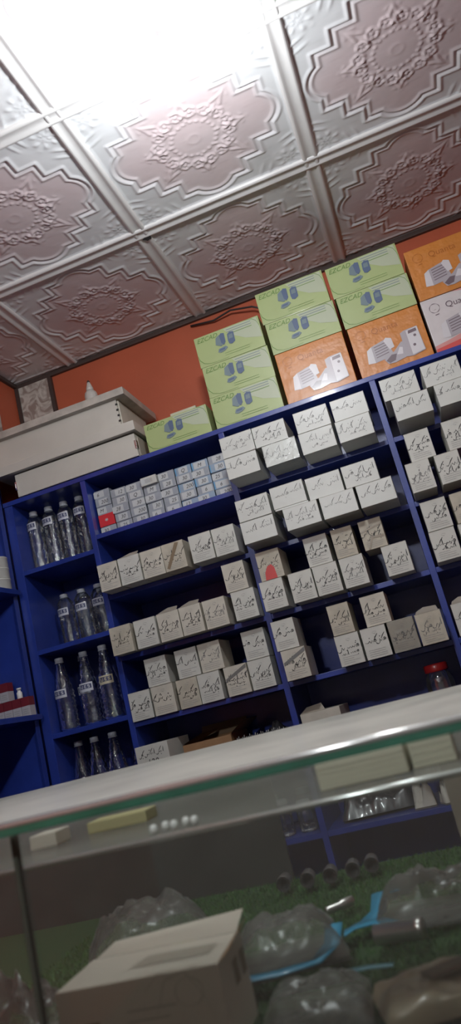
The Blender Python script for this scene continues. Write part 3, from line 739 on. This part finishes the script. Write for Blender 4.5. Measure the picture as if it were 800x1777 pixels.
tag(b.build('white_vial', None, (-1.432, 2.33, c0+.0650)), 'tiny white capped vial standing on the maroon cartons', 'vial')

# ---------------------------------------------------------------- fifth shelf, just above the counter
def crumple(name, w, l, h, m, seed, loc, rz=0, n=26, amp=.25, p=3):
    r = np.random.RandomState(seed); K = 7
    g = r.rand(2, K+2, K+2)-.5; g2 = r.rand(2, 3*K+2, 3*K+2)-.5
    def smp(G, u, v, kk):
        x = (u+1)/2*kk; y = (v+1)/2*kk; i, j = int(x), int(y); fx, fy = x-i, y-j
        return G[i, j]*(1-fx)*(1-fy)+G[i+1, j]*fx*(1-fy)+G[i, j+1]*(1-fx)*fy+G[i+1, j+1]*fx*fy
    b = MB(); vs = []; F = []
    for s_ in (0, 1):
        for i in range(n+1):
            for j in range(n+1):
                u = 2*i/n-1; v = 2*j/n-1
                env = max(0, (1-abs(u)**p)*(1-abs(v)**p))**.6
                nz = smp(g[s_], u, v, K)+.5*smp(g2[s_], u, v, 3*K)
                if s_ == 0: z = h*env*(1+amp*2*nz)+h*.06
                else: z = h*.05*env*(1+nz)+0
                vs.append((u*w/2*(1+.06*nz*abs(v)), v*l/2*(1+.06*nz*abs(u)), max(z, .0)+ (.0006 if s_ == 0 else 0)+.03*h*(1-env)))
    N = n+1
    for s_ in (0, 1):
        o_ = s_*N*N
        for i in range(n):
            for j in range(n):
                q = (o_+i*N+j, o_+(i+1)*N+j, o_+(i+1)*N+j+1, o_+i*N+j+1); F.append(q if s_ == 0 else q[::-1])
    b.add(vs, F, m, True)
    return b.build(name, None, loc, (0, 0, rz))
w, h = .118, .145
b = MB(); b.box(-w/2, w/2, 0, .19, 0, h, WHITE, .0015); o = b.build('white_carton', None, (-1.025+.022-.005, 2.36, L5+.0005), (0, 0, -.03))
tag(o, 'large white carton marked 120 in marker, bottom left behind the counter', 'carton')
s = MB(); handwriting(s, -w*.35, w*.35, h*.78, h*.13, INK, prand(120), -.0006, .0022); addtext(s, '120', h*.19, INK, -w*.20, -.0008, h*.56, .2); s.build('handwriting', o)
KRAFT = mat('kraft_cardboard', (.30, .17, .08), .7, noise=.15); KRAFT2 = mat('kraft_inside', (.22, .15, .09), .8)
br = link('brown_carton', None, None, (-.83, 2.40, L5)); tag(br, 'open brown cardboard carton behind the counter beside the carton marked 120', 'carton')
b = MB(); w2, d2, h2 = .085, .20, .115
b.box(-w2, w2, 0, .003, 0, h2, KRAFT); b.box(-w2, w2, d2-.003, d2, 0, h2, KRAFT); b.box(-w2, -w2+.003, .003, d2-.003, 0, h2, KRAFT); b.box(w2-.003, w2, .003, d2-.003, 0, h2, KRAFT); b.box(-w2+.003, w2-.003, .003, d2-.003, 0, .003, KRAFT2); b.build('body', br)
for pts in ([(-w2, 0, h2), (w2, 0, h2), (w2-.01, -.05, h2-.02), (-w2+.01, -.05, h2-.02)][:0], [(-w2, .003, h2), (-w2, d2, h2), (-w2+.07, d2-.01, h2+.022), (-w2+.07, .01, h2+.022)], [(w2, .003, h2), (w2, d2, h2), (w2+.05, d2-.01, h2+.032), (w2+.05, .01, h2+.032)], [(-w2, d2, h2), (w2, d2, h2), (w2, d2+.03, h2+.04), (-w2, d2+.03, h2+.04)]):
    if not pts: continue
    b = MB(); b.add(pts, [(0, 1, 2, 3)], KRAFT); b.add([(x, y, z+.0025) for x, y, z in pts], [(0, 1, 2, 3)], KRAFT2); b.build('flap', br)
DARKBAG = mat('black_bag_plastic', (.045, .045, .05), .3, coat=.4)
tag(crumple('black_bag', .17, .14, .085, DARKBAG, 5, (-.637, 2.52, L5), .0, amp=.35), 'crumpled black plastic bag right of the brown carton behind the counter', 'bag')
# comb-like row of dark brushes in front of the bag
bb = link('bristle_brush', None, None, (-.65, 2.40, L5)); tag(bb, 'dark brush with upright grey bristles lying on the shelf above the counter', 'brush')
b = MB(); b.box(-.085, .085, -.012, .012, .0, .075, mat('dark_wood', (.06, .05, .05), .6), .003); b.build('handle', bb)
b = MB()
for k in range(26):
    x = -.08+.0063*k; b.tube([(x, 0, .074), (x+.004, -.002, .098+.004*math.sin(k*2))], .0016, mat('grey_bristle', (.22, .22, .21), .6), 5)
b.build('bristles', bb)['kind'] = 'stuff'
b = MB(); b.box(-.065, .065, 0, .15, 0, .118, CREAM, .0015); o = b.build('cream_carton', None, (-.445, 2.41, L5+.0005), (0, 0, -.05)); tag(o, 'cream carton just above the counter glass, at the foot of the middle bay', 'carton')
s = MB(); s.add([(-.065, .0, .118), (.02, .0, .1185), (.0, .05, .140), (-.05, .05, .136)], [(0, 1, 2, 3)], DIRTY); s.add([(-.065, .001, .1175), (.02, .001, .118), (.0, .051, .1395), (-.05, .051, .1355)], [(0, 1, 2, 3)], CARD_IN); s.build('open_flap', o)
jr = link('glass_jar', None, None, (-.062, 2.47, L5)); tag(jr, 'round clear glass jar with a red screw lid on the fifth shelf', 'jar')
b = MB(); b.lathe([(.030, .001), (.040, .004), (.044, .02), (.044, .11), (.038, .135), (.031, .142), (.031, .150)], clear('jar_glass', f0=.09, rough=.03, haze=.04), 32, cap1=False); b.build('body', jr)
b = MB(); prof = [(.036, .146), (.037, .150), (.037, .166), (.034, .170), (.004, .171)]; b.lathe(prof, mat('red_lid', (.45, .02, .02), .35, coat=.4), 32); b.build('lid', jr)
tag(crumple('clear_bag', .20, .15, .06, clear('milky_bag', f0=.1, rough=.15, haze=.14, bump=.5), 9, (-.27, 2.52, L5), .1, amp=.5), 'milky clear bag lying low between the cream carton and the jar', 'bag')

# sixth shelf, seen through the counter
for i, (x, y, hh) in enumerate(((-.655, 2.46, .11), (-.585, 2.47, .095), (-.70, 2.53, .12), (-.60, 2.57, .12))):
    jr = link('small_jar', None, None, (x, y, L6)); tag(jr, 'small clear jar seen through the counter glass, %s' % ('front left of four', 'front right of four', 'back left of four', 'back right of four')[i], 'jar', 'small jars on the sixth shelf')
    b = MB(); b.lathe([(.020, .001), (.027, .003), (.028, .012), (.028, hh*.75), (.020, hh*.84), (.020, hh*.88)], PET, 24, cap1=False); b.build('body', jr)
    b = MB(); b.lathe([(.0215, hh*.85), (.022, hh*.87), (.022, hh*.98), (.020, hh)], CAPM, 24); b.build('lid', jr)
CRM = mat('crumpled_paper', (.50, .47, .42), .7, noise=.15)
for i, (x, y, z, s_) in enumerate(((-.210, 2.45, 0, .066), (-.130, 2.45, .0, .062), (-.17, 2.45, .085, .080))):
    tag(crumple('crumpled_wrapper', s_, s_*.9, .055, CRM, 30+i, (x, y-.01*i, L6+z), .4*i, n=14, amp=.9, p=4), 'crumpled pale paper wrapper on the sixth shelf, %s of the heap' % ('left lower piece', 'right lower piece', 'top piece')[i], 'wrapper')
tag(crumple('dark_bag', .24, .18, .09, DARKBAG, 15, (-.36, 2.55, L6), .1, amp=.5), 'dark plastic bag in the middle bay below the counter level', 'bag')

# ---------------------------------------------------------------- glass display counter
CT = EY-.055
cn = link('display_counter', None, None, (-.2, 1.14, 0)); tag(cn, 'glass display counter with green glass edge and turf inside, in the foreground', 'counter')
def rc(mb, name, label=None):
    o = mb.build(name, cn); o.location = (.2, -1.14, 0)
    if label: o['label'] = label
    return o
CX0, CX1, CY0, CY1 = -1.15, .95, .765, 1.60
GE = mat('green_glass_edge', (.03, .17, .11), .2, spec=.8, coat=1, noise=.3, nscale=14)
TOPG = mat('scratched_glass_top', (.60, .60, .54), .30, spec=.6, noise=.22, nscale=7)
nt = TOPG.node_tree; pb = nt.nodes['Principled BSDF']; facing_alpha(TOPG, .05, .97)
b = MB(); t = .0125
b.box(CX0, CX1, CY0, CY1, CT-t, CT, GE, .0015)
me = b.mesh('glass_top'); me.materials.append(TOPG)
for p in me.polygons:
    if abs(p.normal.z) > .9: p.material_index = 1
link('glass_top', me, cn, (.2, -1.14, 0))['label'] = 'worn glass top with green polished edge'
PANE = clear('front_glass', tint=(.94, .97, .95), f0=.0, rough=.03, haze=.06, hazecol=(.50, .52, .46))
b = MB(); b.box(-.521, CX1-.01, .790, .795, EY-.42, CT-t, PANE); rc(b, 'front_pane')
b = MB(); b.box(CX0+.01, -.527, .790, .795, EY-.42, CT-t, PANE); rc(b, 'front_pane')
b = MB(); b.box(-.527, -.521, .788, .797, EY-.42, CT-t, mat('dark_sealant', (.05, .055, .04), .95), .001); rc(b, 'pane_joint')
for xx in (CX0+.003, CX1-.008):
    b = MB(); b.box(xx, xx+.005, .800, CY1-.01, EY-.42, CT-t, PANE); rc(b, 'side_pane')
SHG = mat('hazy_inner_glass', (.22, .225, .20), .25, spec=.8, noise=.25, nscale=5); facing_alpha(SHG, .03, .70)  # grey veil stands in for grazing reflections as well as dust
SHE = mat('polished_pale_edge', (.42, .44, .42), .16, metal=.45, spec=1, coat=1)  # part metallic to strengthen the lamp glint on the glass edges
b = MB(); b.box(CX0+.012, CX1-.012, .842, CY1-.03, EY-.116, EY-.110, SHG); b.tube([(CX0+.012, .8415, EY-.113), (CX1-.012, .8415, EY-.113)], .0036, SHE, 10); rc(b, 'inner_shelf', 'inner glass shelf with a bright rounded edge')
for x in (CX0+.012, CX1-.03, -.20):
    for y in (.86, CY1-.06):
        b = MB(); b.box(x, x+.012, y, y+.012, EY-.337, EY-.1165, clear('acrylic_post', f0=.05, rough=.05, haze=.05)) if x == -.20 else b.box(x, x+.012, y, y+.012, EY-.337, EY-.1165, ALU, .001)
        if x != -.20: rc(b, 'shelf_support')
        else: b.bm.free()
b = MB(); b.tube([(CX0, CY0+.003, CT-.0015), (CX1, CY0+.003, CT-.0015)], .0040, SHE, 12); rc(b, 'glint_bead')  # tube added along the glass top's front edge to catch a lamp glint
b = MB(); b.box(CX0+.01, -.43, 1.578, 1.586, EY-.345, EY-.12, mat('dark_back_board', (.05, .052, .05), .35, noise=.3, nscale=12)); rc(b, 'back_board')
WOOD = mat('dark_counter_board', (.10, .09, .08), .6)
b = MB(); b.box(CX0, CX1, CY0+.01, CY1, .04, EY-.42, WOOD, .003); b.box(CX0+.02, CX1-.02, .80, CY1-.02, EY-.42, EY-.345, WOOD); rc(b, 'base')
# artificial turf mat
tm = link('turf_mat', None, None, (-.2, 1.14, EY-.3445)); tag(tm, 'green artificial turf mat lining the display counter', 'mat')
TB = mat('turf_backing', (.02, .06, .015), .9); TG1 = mat('turf_green', (.05, .15, .025), .6); TG2 = mat('turf_dark_green', (.03, .10, .02), .6)
b = MB(); b.box(-.92, 1.12, -.325, .435, 0, .004, TB); b.build('backing', tm)
rg = prand(8); vs = []; fs = []; mi = []
for k in range(30000):
    x = rg.uniform(-.62, .55); y = rg.uniform(-.32, .43); a = rg.uniform(0, math.pi); ww = .0013; dx, dy = math.cos(a)*ww, math.sin(a)*ww
    hh = rg.uniform(.006, .010); lx, ly = rg.uniform(-.005, .005), rg.uniform(-.005, .005); n0 = len(vs)
    vs += [(x-dx, y-dy, .003), (x+dx, y+dy, .003), (x+lx, y+ly, .003+hh)]; fs.append((n0, n0+1, n0+2)); mi.append(k % 2)
me = bpy.data.meshes.new('grass_blades'); me.from_pydata(vs, [], fs); me.materials.append(TG1); me.materials.append(TG2); me.polygons.foreach_set('material_index', mi)
link('grass_blades', me, tm)['kind'] = 'stuff'
TZ = EY-.3310

# cream printed carton in the case
cc = link('printed_carton', None, None, (-.423, .817, TZ), (0, 0, .03)); tag(cc, 'large cream carton with faint printing, open on top, nearest in the counter', 'carton')
CB1 = mat('cream_box_card', (.74, .69, .58), .6, noise=.08, nscale=8); CB2 = mat('tan_print', (.26, .20, .11), .6); CB3 = mat('faint_print', (.46, .42, .34), .6)
w, d, h = .096, .10, .089
b = MB(); b.box(-w, w, 0, d, 0, h, CB1, .002); b.build('body', cc)
b = MB(); b.box(-w*.96, -w*.50, -.001, -.0006, .018, .054, CB2)
for q in range(3): b.box(-w*(.92-.14*q), -w*(.84-.14*q), -.0016, -.0012, .023, .049, CB1)
for q in range(4): b.box(-w*.15, w*(.35+.1*(q % 2)), -.001, -.0006, .028+.010*q, .0295+.010*q, CB3)
arcpts = [(w*.62+.016*math.cos(t), .068+.014*math.sin(t)) for t in [i*.52 for i in range(13)]]
ribbon(b, arcpts, .0012, CB3, -.001); ribbon(b, [(w*.2, .05), (w*.35, .082), (w*.6, .088), (w*.8, .06), (w*.86, .04)], .0011, CB3, -.0012)
ribbon(b, [(w*.1, .075), (w*.3, .09), (w*.45, .083)], .001, CB3, -.0012)
b.build('front_print', cc)
b = MB()
for q in range(2): b.add([(w+.0007, .045+.03*q, .05), (w+.0007, .065+.03*q, .05), (w+.0007, .065+.03*q, .075), (w+.0007, .045+.03*q, .075)], [(0, 1, 2, 3)], CB2)
b.add([(-.02, .035, h+.0007), (w*.8, .035, h+.0007), (w*.8, .07, h+.0007), (-.01, .07, h+.0007)], [(0, 1, 2, 3)], CB3); b.build('side_print', cc)
b = MB(); b.add([(-w*.95, d, h), (w*.95, d, h), (w*1.0, d+.030, h+.016), (-w*.8, d+.028, h+.008)], [(0, 1, 2, 3)], CB1)
b.add([(w, .0, h), (w, d, h), (w+.008, d+.006, h+.012), (w+.006, .02, h+.002)], [(0, 1, 2, 3)], KRAFT); b.build('open_flap', cc)

BAG = clear('clear_poly_bag', tint=(.9, .92, .9), f0=.0, rough=.28, haze=.17, hazecol=(.40, .40, .36), bump=.12, bscale=25)
TEAL = mat('sky_blue_plastic', (.02, .25, .42), .4, coat=.3)
METAL = mat('satin_steel', (.50, .49, .47), .28, metal=.9)
def strip(parent, pts, w, m, name='blue_seam', th=.0015):
    b = MB(); vs = []; n = len(pts)
    for i, (x, y, z) in enumerate(pts):
        ax, ay, _ = pts[max(i-1, 0)]; bx, by, _ = pts[min(i+1, n-1)]; l = math.hypot(bx-ax, by-ay) or 1; nx, ny = -(by-ay)/l*w/2, (bx-ax)/l*w/2
        vs += [(x+nx, y+ny, z+th), (x-nx, y-ny, z+th), (x-nx, y-ny, z), (x+nx, y+ny, z)]
    f = []
    for i in range(n-1):
        a, c = 4*i, 4*i+4
        for k in range(4): f.append((a+k, a+(k+1) % 4, c+(k+1) % 4, c+k))
    b.add(vs, f, m, True); return b.build(name, parent)
bg = crumple('poly_bag', .15, .14, .048, BAG, 21, (-.325, 1.08, TZ+.002), .3, amp=.25); tag(bg, 'clear plastic bag with a blue seam, right behind the cream carton', 'bag')
strip(bg, [(-.06, -.075, .012), (-.02, -.078, .010), (.03, -.072, .010), (.056, -.050, .018), (.066, -.015, .030)], .024, TEAL)
bg = crumple('poly_bag', .17, .13, .050, BAG, 22, (-.122, 1.165, TZ+.002), -.1, amp=.3); tag(bg, 'clear plastic bag with a blue corner, furthest back at right on turf', 'bag')
strip(bg, [(-.105, -.035, .006), (-.085, -.01, .014), (-.088, .03, .026), (-.070, .055, .022)], .026, TEAL)
strip(bg, [(-.13, -.05, .004), (-.11, -.045, .010), (-.08, -.050, .014), (-.05, -.062, .008)], .028, TEAL)
bg = crumple('poly_bag', .12, .12, .026, BAG, 23, (-.252, .893, TZ+.002), .15, amp=.3); tag(bg, 'clear plastic bag in front of the blue seamed bag, beside cream carton', 'bag')
strip(bg, [(.02, .076, .008), (.06, .074, .008), (.09, .070, .006)], .012, mat('pale_teal', (.06, .22, .27), .4))
bg = crumple('poly_bag', .20, .16, .075, BAG, 24, (-.565, 1.17, TZ+.002), .5, amp=.22); tag(bg, 'puffed clear plastic bag standing behind the cream carton', 'bag')
strip(bg, [(.0, -.085, .030), (.03, -.08, .034), (.06, -.075, .030)], .008, mat('dull_yellow', (.38, .33, .08), .4), 'yellow_seam')
bg = crumple('poly_bag', .14, .14, .055, BAG, 25, (-.64, .91, TZ+.002), .5, amp=.7); tag(bg, 'clear plastic bag with blue tip at the far left of counter', 'bag')
strip(bg, [(.02, -.06, .010), (.05, -.05, .012), (.068, -.03, .012)], .022, mat('pale_teal', (.06, .22, .27), .4))
# printed packet at lower right
pk = crumple('printed_packet', .15, .11, .020, mat('tan_packet_film', (.44, .38, .26), .3, coat=.4, noise=.35, nscale=16), 31, (-.108, .885, TZ+.001), .3, amp=.25, p=8)
tag(pk, 'tan and brown printed packet with a yellow corner, nearest at right', 'packet')
strip(pk, [(.03, -.046, .012), (.062, -.044, .010)], .022, mat('bright_yellow', (.55, .48, .03), .4), 'yellow_corner')
strip(pk, [(-.02, .0, .024), (.03, .012, .024), (.06, .03, .022)], .03, mat('brown_print', (.14, .10, .06), .4), 'brown_picture', .001)
# steel sockets in a row
for i, (x, y) in enumerate(((-.415, 1.44), (-.368, 1.435), (-.325, 1.435), (-.284, 1.445), (-.250, 1.455))):
    b = MB(); R1 = .0135
    b.lathe([(R1*.98, 0), (R1, .001), (R1, .018), (R1*.88, .020), (R1*.88, .040), (R1*.80, .042), (.004, .042)], METAL, 24, cap0=False)
    b.lathe([(R1*.98, 0), (R1*.70, .0002), (R1*.68, .016), (.002, .0165)], mat('dark_hole', (.03, .03, .03), .9), 24, cap0=False)
    o = b.build('steel_socket', None, (x, y, TZ+R1+.001), (math.radians(-90), 0, .1)); tag(o, 'stubby steel socket lying on turf, %s from left in the row' % ORD[i], 'socket', 'row of steel sockets on the turf')
b = MB(); b.lathe([(.0075, 0), (.008, .001), (.008, .022), (.006, .025), (.006, .048), (.005, .05)], METAL, 16); tag(b.build('steel_pin', None, (-.262, 1.27, TZ+.010), (math.radians(90), 0, math.radians(-50))), 'thin steel pin lying on turf between the two blue marked bags', 'pin')
b = MB(); b.lathe([(.011, 0), (.012, .001), (.012, .055), (.0135, .056), (.0135, .066), (.012, .067)], METAL, 20); tag(b.build('steel_cylinder', None, (-.205, 1.075, TZ+.014), (math.radians(90), 0, math.radians(84))), 'steel cylinder lying in front of the far right bag', 'cylinder')

# on the inner glass shelf
IZ = EY-.1097
PAPER = mat('cream_paper_pack', (.56, .55, .42), .6, noise=.08, nscale=12)
def pack(x0, x1, y0, d, h, label, m=PAPER, name='paper_pack'):
    b = MB(); b.box(x0, x1, y0, y0+d, IZ, IZ+h, m, .002)
    for q in range(4): b.box(x0+.003, x1-.003, y0-.0006, y0+.0002, IZ+h*(.18+.2*q), IZ+h*(.19+.2*q), CREAM)
    o = b.build(name); c = Vector(((x0+x1)/2, y0, IZ)); o.data.transform(Matrix.Translation(-c)); o.location = c; tag(o, label, 'paper'); return o
pack(-.190, -.085, .905, .10, .030, 'thick pad of cream paper lying on the inner glass shelf')
pack(-.080, -.030, .915, .09, .040, 'smaller upright cream paper packet right of the pad under glass')
pack(-.612, -.572, .96, .04, .018, 'tiny pale box under the left end of glass top', CREAM, 'tiny_box')
pack(-.545, -.455, 1.0, .04, .015, 'flat yellowish packet under the glass top left of centre', mat('yellowish_card', (.42, .40, .20), .6), 'flat_packet')
for i in range(5):
    b = MB(); b.lathe([(.0012, 0), (.004, .0015), (.0048, .005), (.004, .009), (.0014, .0105)], mat('clear_bead', (.75, .77, .75), .1, coat=1), 14)
    tag(b.build('glass_bead', None, (-.385+.013*i, .86+.006*(i % 2), IZ+.0002)), 'tiny glass bead on the inner shelf, %s from left' % ORD[i], 'bead', 'glass beads on the inner shelf')
# brownish board leaning at the back right of the case
b = MB(); b.box(0, .30, 0, .004, 0, .205, mat('brown_board', (.20, .17, .13), .7, noise=.15)); tag(b.build('backing_board', None, (-.082, 1.43, TZ-.001), (math.radians(-6), 0, 0)), 'plain brownish board standing at the back right inside the counter', 'board')
